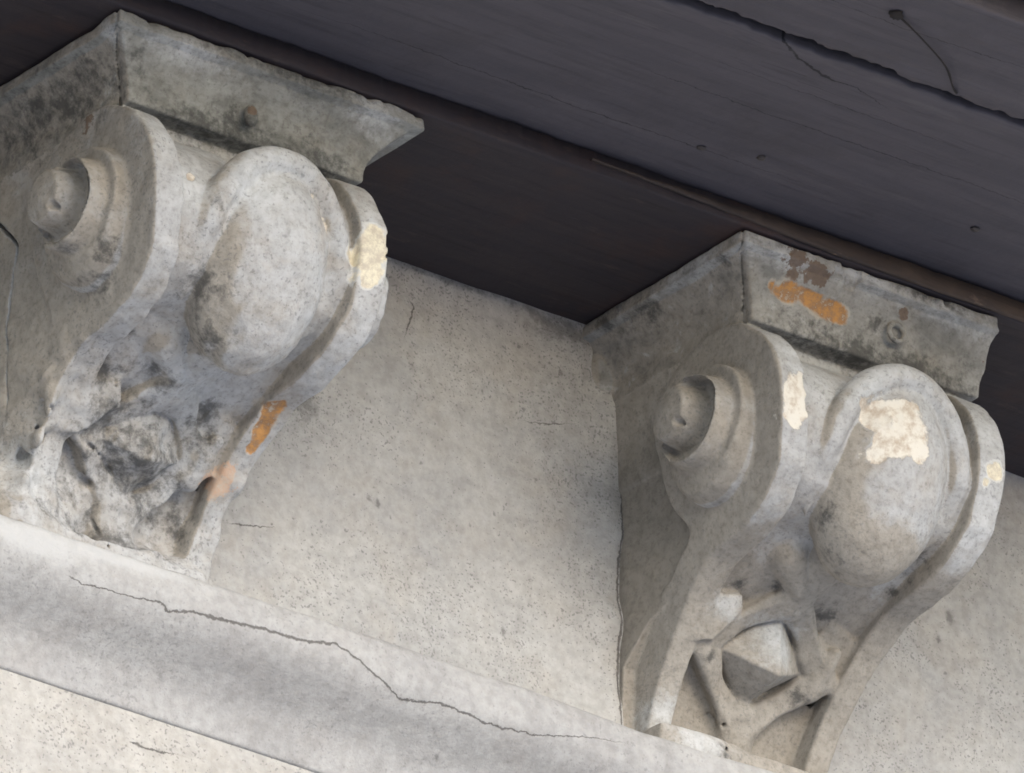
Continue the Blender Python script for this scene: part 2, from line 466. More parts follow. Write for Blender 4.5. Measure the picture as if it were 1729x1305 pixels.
def box(name, x0, x1, o0, o1, z0, z1, mat, parent=None, loc=(0, 0, 0)):
    V = [(x, -o, z) for x in (x0, x1) for o in (o0, o1) for z in (z0, z1)]
    V = [(p[0] - loc[0], p[1] - loc[1], p[2] - loc[2]) for p in V]
    Fc = [(0, 1, 3, 2), (4, 6, 7, 5), (0, 4, 5, 1), (2, 3, 7, 6), (0, 2, 6, 4), (1, 5, 7, 3)]
    return mesh_obj(name, V, Fc, mat, parent, smooth=False)
box("masonry", -3.2, 3.2, -0.40, -0.03, GZ, 0.07, M_low, wall, (0, 0, GZ))

# ------------------------------------------------------------------ wooden eave
EZ = 0.0735
eave = tag(empty("wooden_eave", (0, 0, EZ)), "dark weathered wooden eave of long painted boards above both corbels", "eave")
BOARD_CRACKS = [
    [(-0.206, 0.514, 0.0016), (-0.1695, 0.4931, 0.0022), (-0.1212, 0.4781, 0.0016), (-0.0971, 0.4817, 0.0010), (-0.0431, 0.4636, 0.0)],
    [(-0.60, 0.300, 0.0), (-0.4507, 0.303, 0.0007), (-0.25, 0.300, 0.0009), (-0.05, 0.304, 0.0004), (0.05, 0.305, 0.0)],
    [(-0.35, 0.395, 0.0), (-0.15, 0.392, 0.0007), (0.10, 0.396, 0.0007), (0.25, 0.394, 0.0)],
    [(-0.30, 0.446, 0.0), (-0.10, 0.443, 0.0006), (0.12, 0.446, 0.0)],
    [(-0.32, 0.602, 0.0), (-0.10, 0.598, 0.0008), (0.10, 0.604, 0.0)],
]
def plank(name, o0, o1, z0, z1, mat, seed, j_in=0.001, j_out=0.001, sag=0.0012, x_from=None):
    x1 = np.concatenate([np.linspace(-3.2, -0.95, 30, endpoint=False), np.arange(-0.95, 0.75, 0.004), np.linspace(0.75, 3.2, 30)])
    if x_from is not None: x1 = x1[x1 > x_from]
    m = 14 if name != 'board' else 40
    t = np.linspace(0, 1, m)
    rb = 0.0022
    po = [o0, o0 + rb * .3] + list(o0 + rb + (o1 - o0 - 2 * rb) * t) + [o1 - rb * .3, o1, o1, o0]
    pz = [z0 + rb, z0 + rb * .3] + [z0] * m + [z0 + rb * .3, z0 + rb, z1, z1]
    po, pz = np.array(po), np.array(pz)
    npf = len(po)
    X = np.repeat(x1[:, None], npf, 1)
    O = np.repeat(po[None], len(x1), 0).copy()
    Z = np.repeat(pz[None], len(x1), 0).copy()
    wi = np.zeros(npf); wi[[0, 1, 2]] = 1; wi[-1] = 1
    wo = np.zeros(npf); wo[m + 1:m + 5] = 1
    je = lambda s: n1(x1, 0.14, s + 3) * 0.7 + n1(x1, 0.05, s) * 0.6 + n1(x1, 0.013, s + 1) * 0.5 + n1(x1, 0.005, s + 2) * 0.35
    O += je(seed)[:, None] * wi[None] * j_in + je(seed + 5)[:, None] * wo[None] * j_out
    Z[:, :m + 4] += (sag * n1(x1, 0.3, seed + 9))[:, None] + 0.0006 * gnoise([x1, np.arange(m + 4) * 0.02], 0.04, seed + 10)
    if x_from is not None:
        Z = z0 + (Z - z0) * (0.08 + 0.92 * sstep(x_from, x_from + 0.34, X)) + (z1 - z0) * 0.5 * (1 - sstep(x_from, x_from + 0.34, X))
    V = np.stack([X, -O, Z - EZ], -1).reshape(-1, 3)
    i = np.arange(len(x1) - 1)[:, None] * npf
    jn = np.arange(npf)
    a = i + jn[None]; bq = i + ((jn + 1) % npf)[None]
    Fc = np.stack([a, a + npf, bq + npf, bq], -1).reshape(-1, 4)
    d, w = seg_field(X.ravel(), O.ravel(), BOARD_CRACKS)
    return mesh_obj(name, V, Fc, mat, eave, smooth=True, attrs={"crack_d": d, "crack_w": w})
pa = plank("board", -0.30, 0.243, EZ, 0.0945, M_brown, 40, 0.001, 0.0016, 0.0)
pb = plank("board", 0.150, 0.512, 0.0965, 0.121, M_grey, 60, 0.001, 0.0034)
pc = plank("board", 0.5275, 0.668, 0.0955, 0.121, M_grey, 80, 0.0055, 0.0015)
pd = plank("board", 0.640, 0.86, 0.1235, 0.150, M_grey, 100)
M_edge = wood("worn_brown_edge", 3.0, (0.075, 0.056, 0.047), (0.045, 0.037, 0.036), (0.12, 0.088, 0.066), 0.6)
pe = plank("batten", 0.2425, 0.2465, 0.0750, 0.0930, M_edge, 140, 0.0002, 0.0012, 0.0, -0.215)
tag(pe, "thin worn brown strip along the edge of the dark board")
tag(pa, "dark brown unpainted board resting on the corbel caps")
box("roof_deck", -3.2, 3.2, -0.40, 0.90, 0.151, 0.23, M_brown, eave, (0, 0, EZ))

# ------------------------------------------------------------------ corbels (distance-field sculpture, split into parts)
H = 0.0018
W = 0.24
S = 0.7013
PARTS = ["block", "cap", "scroll_band", "scroll_band", "volute", "volute", "egg", "egg_rim", "rosette", "stud", "petal", "petal", "petal", "petal", "foot"]

def surface_nets(f):
    s = f < 0
    nx, ny, nz = f.shape
    c = np.zeros((nx - 1, ny - 1, nz - 1), dtype=np.uint8)
    for i in (0, 1):
        for j in (0, 1):
            for k in (0, 1):
                c += s[i:nx - 1 + i, j:ny - 1 + j, k:nz - 1 + k]
    act = (c > 0) & (c < 8)
    idx = np.full(act.shape, -1, dtype=np.int32)
    I, J, K = np.nonzero(act)
    n = len(I)
    idx[I, J, K] = np.arange(n)
    acc = np.zeros((n, 3)); cnt = np.zeros(n)
    vals = {(i, j, k): f[I + i, J + j, K + k] for i in (0, 1) for j in (0, 1) for k in (0, 1)}
    for ax in range(3):
        for u in (0, 1):
            for w in (0, 1):
                p0 = [0, 0, 0]; p1 = [0, 0, 0]
                oth = [q for q in range(3) if q != ax]
                p0[oth[0]] = p1[oth[0]] = u
                p0[oth[1]] = p1[oth[1]] = w
                p1[ax] = 1
                a, b_ = vals[tuple(p0)], vals[tuple(p1)]
                m = (a < 0) != (b_ < 0)
                t = np.where(m, a / np.where(m, a - b_, 1), 0)
                pos = np.zeros((n, 3)); pos[:, oth[0]] = u; pos[:, oth[1]] = w; pos[:, ax] = t
                acc += pos * m[:, None]; cnt += m
    P = np.stack([I, J, K], 1) + acc / cnt[:, None]
    quads = []
    for ax in range(3):
        o1, o2 = [(1, 2), (2, 0), (0, 1)][ax]
        sl = [slice(None)] * 3
        a = s[tuple(slice(0, f.shape[q] - 1) if q == ax else slice(1, f.shape[q] - 1) for q in range(3))]
        b_ = s[tuple(slice(1, f.shape[q]) if q == ax else slice(1, f.shape[q] - 1) for q in range(3))]
        for m, flip in ((a & ~b_, False), (~a & b_, True)):
            E = np.stack(np.nonzero(m), 1)
            for q in range(3):
                if q != ax: E[:, q] += 1
            def cell(d1, d2):
                e = E.copy(); e[:, o1] -= d1; e[:, o2] -= d2
                return idx[e[:, 0], e[:, 1], e[:, 2]]
            q = np.stack([cell(1, 1), cell(0, 1), cell(0, 0), cell(1, 0)], 1)
            if flip: q = q[:, ::-1]
            quads.append(q)
    return P, np.concatenate(quads)

def grad_normals(f, P):
    def samp(Q):
        i = np.clip(np.floor(Q).astype(int), 0, np.array(f.shape) - 2)
        t = Q - i
        out = 0
        for a in (0, 1):
            for b_ in (0, 1):
                for c in (0, 1):
                    w = (t[:, 0] if a else 1 - t[:, 0]) * (t[:, 1] if b_ else 1 - t[:, 1]) * (t[:, 2] if c else 1 - t[:, 2])
                    out = out + w * f[i[:, 0] + a, i[:, 1] + b_, i[:, 2] + c]
        return out
    g = np.zeros_like(P)
    for ax in range(3):
        d = np.zeros(3); d[ax] = 1.0
        g[:, ax] = samp(P + d) - samp(P - d)
    return g / np.maximum(np.linalg.norm(g, axis=1, keepdims=True), 1e-9)

def build_corbel(which, X0, label, blobs):
    left = which == 0
    xa = np.arange(-0.066, 0.318, H); oa = np.arange(-0.012, 0.290, H); za = np.arange(-0.376, 0.082, H)
    x = xa[:, None, None].astype(F32); o = oa[None, :, None].astype(F32); z = za[None, None, :].astype(F32)
    O2, Z2 = np.meshgrid(oa, za, indexing='ij')
    prims = []
    # --- 2D outlines in the (outward, height) plane
    disc = (np.hypot((O2 - 0.165) * np.where(O2 < 0.165, 1.0 + 0.16 * sstep(-0.05, -0.10, Z2), 1.0), Z2 + 0.0925) - 0.0985).astype(F32)
    front = [(0.240, -0.150), (0.210, -0.174), (0.170, -0.190), (0.130, -0.203), (0.100, -0.222), (0.080, -0.243), (0.062, -0.264), (0.046, -0.288), (0.034, -0.315), (0.026, -0.345), (0.024, -0.40)]
    back = [(-0.05, -0.40), (-0.05, -0.250), (0.0, -0.250), (0.042, -0.223), (0.080, -0.196), (0.117, -0.166), (0.15, -0.10)]
    tail = poly_sdf(list(catmull(front, 6)) + back, O2, Z2)
    band2 = smin(disc, tail, 0.022)
    fill = poly_sdf([(-0.05, 0.02), (0.17, 0.02), (0.20, -0.10), (0.17, -0.17), (0.12, -0.195), (0.04, -0.232), (0.008, -0.268), (0.004, -0.40), (-0.05, -0.40)], O2, Z2)
    full2 = np.minimum(band2, fill)
    # --- band half widths taper downwards
    tp = 0.030 * sstep(-0.06, -0.28, z)
    xl, xr = tp - 0.014, W + 0.006 - 0.026 * sstep(-0.13, -0.34, z)
    bw = 0.031 - 0.005 * sstep(-0.20, -0.28, z)
    dep = (0.0150 if left else 0.0155) + (0.0090 if left else 0.0100) * sstep(-0.17, -0.215, Z2)
    # block: body between the bands, recessed in front, and recessed on the flanks
    rec = -0.001 if left else 0.003
    dep = dep + 0.009 * np.exp(-((Z2 + 0.178) / 0.022) ** 2)
    block = smax(np.maximum((full2 + dep.astype(F32))[None], np.maximum(xl + 0.016 - x, x - xr + 0.016)),
                 -o - 0.01, 0.001)
    slant = 0.15 * np.clip(o - 0.01, 0, 0.12) * sstep(-0.03, -0.12, z) * (0.5 if left else 1.0)
    flank = np.maximum(fill[None], np.maximum(rec + slant - x, x - W + rec + slant))
    block = np.minimum(block, flank)
    # cove that carries the flank up under the cap
    cv = -0.006 * sstep(-0.075, 0.0, z)
    cove = smax(np.maximum(cv - x, x - W - 0.01 - cv), np.maximum(np.maximum(o - 0.19, -o - 0.02), np.maximum(z - 0.01, -z - 0.09)), 0.004)
    block = smin(block, cove, 0.006)
    # cap
    t = np.clip(z / 0.055, 0, 1)
    g = np.where(z > 0.057, 0.0245, 0.0185 * t ** 2.3)
    gr = g * (2.0 if left else 1.0)
    capd = smax(smax(-0.007 - g * 1.25 - x, x - (W + 0.015) - gr, 0.002), o - 0.214 - g * 1.15, 0.003)
    cap = smax(smax(capd, z - 0.0712, 0.003), -z + 0.0005, 0.003)
    # bands
    bl = smax(band2[None], np.maximum(xl - x, x - xl - bw), 0.004)
    br = smax(band2[None], np.maximum(xr - bw - x, x - xr), 0.004)
    # volutes: a drum with a spiral sunk into its end
    rr = np.hypot(O2 - 0.167, Z2 + 0.0945); th = np.arctan2(Z2 + 0.0945, O2 - 0.167)
    drum2 = (rr - 0.0475)
    sp = rr - (0.0365 + 0.0052 * ((th + 2.2) % (2 * math.pi)) / (2 * math.pi) * 1.2)
    sunk = sstep(0.0025, -0.0025, sp) * 0.021                      # end face drops inside the outer whorl
    knob = np.hypot((O2 - 0.1500), (Z2 + 0.0835)) - 0.0285
    sunk = sunk * (1 - sstep(0.003, -0.004, knob)) + sstep(0.003, -0.004, knob) * (-0.004 - 0.006 * np.sqrt(np.clip(-knob / 0.0285, 0, 1)))
    pit = np.hypot(O2 - 0.166, Z2 + 0.0990) - 0.0036
    sunk = sunk + sstep(0.0015, -0.0015, pit) * 0.011
    tilt = 0.010 * (rr / 0.0475) ** 2
    Lh = (0.050 - sunk - tilt * 0.25).astype(F32)[None]
    conic = (drum2[None] + 0.10 * np.maximum(-x, 0)).astype(F32)
    vl = smax(smax(conic, -(x + Lh), 0.004), x - 0.02, 0.002)
    wh2 = (np.hypot(O2 - 0.163, Z2 + 0.108) - 0.056).astype(F32)[None] + 0.35 * np.maximum(-x - 0.008, 0)
    coil = (rr - 0.0540 - 0.004 * np.sin(th + 0.6)).astype(F32)[None]
    vl = smin(vl, smax(smax(coil, -x - 0.0265, 0.003), x - 0.02, 0.002), 0.004)
    vl = smin(vl, smax(smax(wh2, -x - 0.024, 0.006), x - 0.02, 0.002), 0.009)
    conic = (drum2[None] + 0.10 * np.maximum(x - W, 0)).astype(F32)
    vr = smax(smax(conic, (x - W - Lh), 0.004), W - 0.02 - x, 0.002)
    # egg in its own frame
    cx, co, cz = 0.131, 0.218, -0.128
    ca, sa = math.cos(math.radians(20)), math.sin(math.radians(20))
    ex = x - cx
    el = -(o - co) * sa - (z - cz) * ca            # along, downwards
    en = (o - co) * ca - (z - cz) * sa             # outwards
    ex_r = 0.0650 + 0.02 * np.clip(-el, -0.1, 0.1) * 0.5
    kq = np.sqrt((ex / ex_r) ** 2 + (el / 0.095) ** 2 + (en / 0.056) ** 2)
    egg = (kq - 1) * 0.060
    q = np.sqrt((ex / 0.074) ** 2 + ((el) / 0.099) ** 2)
    gq = np.sqrt((ex / 0.074 ** 2) ** 2 + (el / 0.099 ** 2) ** 2) / np.maximum(q, 1e-4)
    dq = (q - 1) / np.maximum(gq, 1e-3)
    rt = 0.0125 - 0.0170 * sstep(-0.02, 0.085, el)
    nn = en - 0.018 + 0.35 * np.maximum(el + 0.02, 0)+ 0.10*np.maximum(-el-0.05,0)
    rim = np.sqrt(dq ** 2 + (nn * 0.95) ** 2) - rt
    rim = np.maximum(rim, el - 0.07)
    # rosette frame
    u = x - 0.12
    to, tz, no, nz_ = -0.67, -0.742, 0.742, -0.67
    pb_ = (o - 0.064) * to + (z + 0.2505) * tz
    pn = (o - 0.064) * no + (z + 0.2505) * nz_
    dia = np.abs(u) + np.abs(pb_)
    curve = 1.6 * pb_ * pb_
    stud = smax((pn + 0.002 - (0.023 if left else 0.036) * (1 - dia / 0.041)) / 1.5, np.maximum(-pn - 0.03, (dia - (0.060 if left else 0.049)) / 1.414), 0.003)
    wob = 0.004 * np.sin(u * 95 + 1.0) * np.sin(pb_ * 80 + 0.5)
    phi = np.arctan2(pb_, u)
    rnd = (np.abs(u) ** 1.06 + np.abs(pb_) ** 1.06 + 1e-9) ** (1 / 1.06) / 1.414
    if left:
        rnd = rnd + 0.0045 * np.sin(3 * phi + 0.7) + 0.0025 * np.sin(7 * phi)
    ring = smax(np.abs(rnd - (0.0445 if left else 0.0470) + wob * 0.4) - 0.0122 - 0.0022 * np.cos(4 * phi), pn - curve - 0.003 - 0.002 * np.cos(4 * phi + 0.4) + 0.32 * np.abs(rnd - 0.052), 0.004)
    ring = smax(ring, -pn - 0.035, 0.002)
    def cap_seg(a, b_, ra, rb_, na=0.0, nb=0.0):
        ax, ab = a; bx, bb = b_
        L = (bx - ax) ** 2 + (bb - ab) ** 2
        t_ = np.clip(((u - ax) * (bx - ax) + (pb_ - ab) * (bb - ab)) / L, 0, 1)
        r_ = ra + (rb_ - ra) * t_
        d_ = np.sqrt((u - ax - (bx - ax) * t_) ** 2 + (pb_ - ab - (bb - ab) * t_) ** 2 + ((pn - na - (nb - na) * t_) * 0.9) ** 2) - r_
        return d_
    pt = np.minimum(cap_seg((0.0, -0.058), (0.004, -0.105), 0.014, 0.030, -0.004, 0.000), cap_seg((-0.004, -0.078), (-0.030, -0.104), 0.012, 0.020, 0.010, 0.006))
    pbm = cap_seg((0.002, 0.056), (0.004, 0.100), 0.015, 0.026, -0.004, 0.002)
    def leaf(sg):
        # flat-faced lobe against the band, sharp inner edge
        A = [(-0.085, -0.046), (-0.053, -0.054), (-0.047, -0.040), (-0.066, -0.006), (-0.085, -0.002)]
        d_ = np.full(np.broadcast(u, pb_).shape, -1.0, dtype=F32)
        for (ax, ab), (bx, bb) in zip(A, A[1:] + A[:1]):
            L = math.hypot(bx - ax, bb - ab)
            d_ = np.maximum(d_, ((bb - ab) * (u * sg - ax) - (bx - ax) * (pb_ - ab)) / L)
        return smax(smax(d_, pn - 0.006 - 0.10 * (u * sg + 0.07) - 0.15 * (pb_ + 0.03), 0.002), -pn - 0.03, 0.002)
    pl = leaf(1.0)
    pr = smax(leaf(-1.0), pn + 0.004, 0.003)
    pr = np.minimum(pr, cap_seg((0.066, -0.030), (0.060, 0.012), 0.006, 0.010, 0.002, -0.004))
    foot = smax(smax(np.maximum(0.012 - x, x - W + (0.035 if left else 0.012)), o - (0.040 if left else 0.052), 0.004), np.maximum(z + 0.337, -z - 0.39), 0.004)

    prims = [block, cap, bl, br, vl, vr, egg, rim, ring, stud, pt, pbm, pl, pr, foot]
    # which primitive owns a place: blended distance decides the outline, the nearest decides the part
    kk = 0.007 if left else 0.0045
    ks = [0, kk * 1.2, kk * 0.6, kk * 0.6, kk * 0.8, kk * 0.8, kk * 0.8, kk, kk * 0.9, kk * 0.35, kk * 1.6, kk * 1.6, kk * 1.3, kk * 1.3, kk]
    shape = (len(xa), len(oa), len(za))
    f = np.broadcast_to(block, shape).astype(F32).copy()
    own = np.zeros(shape, dtype=np.uint8)
    best = f.copy()
    for i in range(1, len(prims)):
        p = np.broadcast_to(prims[i], shape).astype(F32)
        m = p < best
        own[m] = i
        np.minimum(best, p, out=best)
        f = smin(f, p, ks[i])
    # plaster smeared on by hand
    def ell(c, r):
        return (np.sqrt(((x - c[0]) / r[0]) ** 2 + ((o - c[1]) / r[1]) ** 2 + ((z - c[2]) / r[2]) ** 2) - 1) * min(r)
    if left:
        f = smin(f, ell((0.022, 0.004, -0.350), (0.045, 0.040, 0.045)), 0.02)
        f = smin(f, ell((0.002, 0.02, -0.20), (0.006, 0.05, 0.09)), 0.02)
        f = smin(f, ell((-0.004, 0.004, -0.335), (0.036, 0.040, 0.045)), 0.02)
        f = smin(f, ell((0.045, 0.012, -0.30), (0.045, 0.018, 0.04)), 0.02)
        f = smin(f, ell((0.17, 0.004, -0.352), (0.07, 0.036, 0.036)), 0.02)
        f = smin(f, ell((-0.014, 0.0, -0.02), (0.022, 0.012, 0.05)), 0.008)
    else:
        f = smin(f, ell((-0.014, -0.004, 0.030), (0.016, 0.014, 0.03)), 0.006)
        f = smin(f, ell((0.07, 0.03, -0.352), (0.06, 0.028, 0.022)), 0.010)
    # uneven, brushed-over surface
    ax3 = [xa, oa, za]
    f += gnoise(ax3, 0.030, 100 + which) * (0.0016 if left else 0.0010)
    f += gnoise(ax3, 0.011, 110 + which) * (0.0008 if left else 0.0005)
    if left:
        f += gnoise(ax3, 0.017, 140) * 0.0028 * sstep(-0.17, -0.24, z)
    # wear on the cap: chipped upper edge and ends
    def chain(bs):
        out = list(bs)
        for p, q in zip(bs[:-1], bs[1:]):
            L = math.dist(p[:3], q[:3])
            if L < 1.6 * (p[3] + q[3]):
                out += [tuple(p[c] + (q[c] - p[c]) * t_ for c in range(4)) for t_ in (0.33, 0.67)]
        return out
    loss = np.zeros(f.shape, dtype=F32)
    n9 = gnoise(ax3, 0.009, 120 + which); n20 = gnoise(ax3, 0.022, 130 + which)
    if left:
        f = smax(f, -(np.hypot(o - 0.246, z - 0.0735) - 0.0045 - 0.0055 * n20 - 0.0060 * n9), 0.0015)
        f = smax(f, -(np.sqrt((x - 0.105) ** 2 + (o - 0.235) ** 2 + (z - 0.024) ** 2) - 0.011 - 0.004 * n9), 0.003)
        f = smin(f, ell((0.120, 0.226, 0.020), (0.007, 0.006, 0.011)), 0.003)
    else:
        f = smax(f, -(np.hypot(o - 0.249, z - 0.0745) - 0.0060 - 0.009 * n20 - 0.007 * n9), 0.0015)
        f = smax(f, x - 0.258 - 0.004 * n20 - 0.003 * n9 - 0.012 * sstep(0.05, 0.0, z), 0.004)
        f = smax(f, -(np.sqrt((x - 0.082) ** 2 + (o - 0.250) ** 2 + (z - 0.056) ** 2) - 0.017 - 0.006 * n9), 0.003)
        rg = np.sqrt((x - 0.150) ** 2 + (z - 0.030) ** 2)
        f = smin(f, np.sqrt((rg - 0.0085) ** 2 + (o - 0.226) ** 2) - 0.0028, 0.003)
        f = smax(f, -(np.sqrt((x - 0.150) ** 2 + (o - 0.232) ** 2 + (z - 0.030) ** 2) - 0.0075), 0.002)
    chip_n = 0.45 * n9 + 0.25 * n20
    for kind in ("orange", "white", "yellow"):
        for bl_ in chain(blobs.get(kind, [])):
            sl = tuple(slice(max(int((bl_[c] - 1.6 * bl_[3] - ax3[c][0]) / H), 0), max(int((bl_[c] + 1.6 * bl_[3] - ax3[c][0]) / H) + 1, 1)) for c in range(3))
            gx, go, gz = np.meshgrid(xa[sl[0]], oa[sl[1]], za[sl[2]], indexing='ij')
            val = 1 - np.sqrt((gx - bl_[0]) ** 2 + (go - bl_[1]) ** 2 + (gz - bl_[2]) ** 2) / bl_[3] + chip_n[sl]
            loss[sl] = np.maximum(loss[sl], sstep(-0.05, 0.12, val))
    f += 0.0016 * loss
    # mitre joint at the cap's front corner
    cr = np.abs((x + 0.016) + (o - 0.222) * 0.45 + g * 0.55 + 0.0015 * n20) - 0.0009
    mit = np.maximum(cr, -(smax(np.broadcast_to(cap, shape), -0.0, 0.001) + 0.0055))
    f = smax(f, -np.maximum(np.maximum(mit, 0.19 - o), np.maximum(0.0 - z, -np.maximum(0.0, 0.0) + x - 0.03)), 0.0015)
    if left:     # open crack down the flank close to the wall
        line = catmull([(0.006, -0.028), (0.026, -0.052), (0.040, -0.068), (0.044, -0.085), (0.030, -0.145), (0.033, -0.175), (0.033, -0.25)], 4)
        d2 = np.full(O2.shape, 1e9)
        for a_, b_ in zip(line[:-1], line[1:]):
            e_ = b_ - a_
            t_ = np.clip(((O2 - a_[0]) * e_[0] + (Z2 - a_[1]) * e_[1]) / (e_ @ e_), 0, 1)
            d2 = np.minimum(d2, np.hypot(O2 - a_[0] - e_[0] * t_, Z2 - a_[1] - e_[1] * t_))
        wd = np.interp(Z2, [-0.24, -0.20, -0.09, -0.03], [0.0004, 0.0011, 0.0014, 0.0026])
        f = smax(f, -np.maximum((d2 - wd).astype(F32)[None] + 0.0005 * n9, x - 0.03), 0.001)
    # fine cracks carved along polylines (x, outward, height)
    for line, rad in GROOVES[which]:
        L3 = catmull(line, 5)
        lo, hi = L3.min(0) - 0.008, L3.max(0) + 0.008
        sl = tuple(slice(max(int((lo[c] - ax3[c][0]) / H), 0), max(int((hi[c] - ax3[c][0]) / H) + 1, 1)) for c in range(3))
        gx, go, gz = np.meshgrid(xa[sl[0]], oa[sl[1]], za[sl[2]], indexing='ij')
        d3 = np.full(gx.shape, 1e9)
        for a_, b_ in zip(L3[:-1], L3[1:]):
            e_ = b_ - a_
            t_ = np.clip(((gx - a_[0]) * e_[0] + (go - a_[1]) * e_[1] + (gz - a_[2]) * e_[2]) / (e_ @ e_ + 1e-12), 0, 1)
            d3 = np.minimum(d3, np.sqrt((gx - a_[0] - e_[0] * t_) ** 2 + (go - a_[1] - e_[1] * t_) ** 2 + (gz - a_[2] - e_[2] * t_) ** 2))
        f[sl] = smax(f[sl], -(d3 - rad - 0.0008 * n9[sl]).astype(F32), 0.0006)
    f = np.maximum(f, -o - 0.008)
    f[0] = f[-1] = 1; f[:, 0] = f[:, -1] = 1; f[:, :, 0] = f[:, :, -1] = 1

    P, Q = surface_nets(f)
    N = grad_normals(f, P)
    R = np.round(P).astype(int)
    lab_v = own[R[:, 0], R[:, 1], R[:, 2]]
    lab = lab_v[Q[:, 0]].copy()
    # stray islands of a part go to the part around them
    for i in range(1, len(prims)):
        fi = np.nonzero(lab == i)[0]
        if len(fi) == 0: continue
        comp = np.arange(len(P))
        qs = Q[fi]
        while True:
            m = comp[qs].min(1)
            new = comp.copy()
            for c in range(4): np.minimum.at(new, qs[:, c], m)
            new = new[new]
            if (new == comp).all(): break
            comp = new
        cf = comp[qs[:, 0]]
        ids_, cnt_ = np.unique(cf, return_counts=True)
        keep_c = ids_[np.argmax(cnt_)]
        for cid in ids_:
            if cid == keep_c: continue
            sel = fi[cf == cid]
            vv = np.zeros(len(P), dtype=bool); vv[Q[sel].ravel()] = True
            nb = vv[Q].any(1); nb[sel] = False
            nl = lab[nb]; nl = nl[nl != i]
            if len(nl): lab[sel] = np.bincount(nl).argmax()
    C = np.stack([xa[0] + P[:, 0] * H, oa[0] + P[:, 1] * H, za[0] + P[:, 2] * H], 1)   # (x, o, z)
    base = np.array([W / 2, 0.0, -0.345])
    V = np.stack([C[:, 0] - base[0], -C[:, 1], C[:, 2] - base[2]], 1)
    Nw = np.stack([N[:, 0], -N[:, 1], N[:, 2]], 1)
    Q = Q[:, ::-1]                                                                     # mirrored axis flips winding
    at = {k: blob_field(C, chain(blobs.get(k, [])) if k in ("orange", "yellow", "white") else blobs.get(k, [])) for k in ("white", "yellow", "orange", "pink", "brown", "mould", "lime_highlight")}
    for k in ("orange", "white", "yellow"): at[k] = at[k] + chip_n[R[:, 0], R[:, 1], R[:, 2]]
    # left-facing sides are tinted tan, and the corbel more so towards the foot
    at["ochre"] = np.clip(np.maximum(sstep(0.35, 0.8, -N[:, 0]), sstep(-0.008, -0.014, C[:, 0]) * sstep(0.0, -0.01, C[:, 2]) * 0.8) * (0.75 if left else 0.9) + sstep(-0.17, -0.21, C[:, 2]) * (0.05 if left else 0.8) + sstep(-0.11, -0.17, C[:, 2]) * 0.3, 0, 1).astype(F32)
    at["flank_dark"] = (sstep(0.5, 0.85, -N[:, 0]) * sstep(-0.007, 0.001, C[:, 0]) * (0.35 if left else 1.0) * ((lab_v == 0) * 0.75 + 0.25) * sstep(0.05, 0.03, C[:, 0]) * (lab_v != 1)).astype(F32)  # left-facing flank panels tinted a darker tan
    root = tag(empty("scroll_corbel", (X0 + base[0], 0, base[2])), label, "corbel", "scroll corbels under the eave")
    objs = {}
    order = [1, 0, 14, 2, 3, 4, 5, 7, 6, 8, 9, 10, 11, 12, 13]
    for i in order:
        fm = lab == i
        if not fm.any(): continue
        qs = Q[fm]
        ids, inv = np.unique(qs, return_inverse=True)
        par = root
        if i in (9, 10, 11, 12, 13) and 8 in objs: par = objs[8]
        if i in (4, 5): par = objs.get(i - 2, root)
        if i == 7: par = root
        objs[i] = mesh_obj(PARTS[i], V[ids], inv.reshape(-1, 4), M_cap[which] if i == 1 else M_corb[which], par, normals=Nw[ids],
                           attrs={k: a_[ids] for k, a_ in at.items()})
    return root, objs

GROOVES = [
    [([(0.001, 0.0899, -0.2513), (0.0261, 0.0736, -0.2606), (0.0649, 0.0606, -0.2582), (0.0977, 0.0445, -0.2653), (0.1181, 0.0393, -0.2836)], 0.0020),
     ([(0.0541, 0.0406, -0.3184), (0.0924, 0.0239, -0.3089), (0.1011, 0.0255, -0.3216), (0.1025, 0.0417, -0.3424)], 0.0020),
     ([(0.0592, 0.1034, -0.2123), (0.0892, 0.0851, -0.2311), (0.085, 0.0688, -0.2494)], 0.0016),
     ([(0.212, 0.0482, -0.2822), (0.2126, 0.0386, -0.3048), (0.2126, 0.0318, -0.3258)], 0.0014),
     ([(0.1003, 0.2137, 0.010), (0.1054, 0.212, 0.0006), (0.118, 0.2, 0.0003)], 0.0016),
     ([(0.0475, 0.1899, -0.1804), (0.0671, 0.1589, -0.1852), (0.0716, 0.1262, -0.1941)], 0.0014),
     ([(0.1139, 0.0827, -0.2462), (0.1445, 0.0724, -0.2474), (0.1326, 0.1015, -0.2185)], 0.0012)],
    [([(0.0937, 0.0156, -0.2905), (0.1035, 0.0265, -0.3038), (0.0827, 0.0583, -0.3493), (0.11, 0.055, -0.350)], 0.0022),
     ([(0.0952, 0.0446, -0.2685), (0.1053, 0.0384, -0.2809), (0.1177, 0.0373, -0.2828)], 0.0012),
     ([(-0.013, 0.115, 0.000), (-0.013, 0.135, 0.0085), (-0.012, 0.165, 0.0105), (-0.012, 0.195, 0.006)], 0.0012)],
]
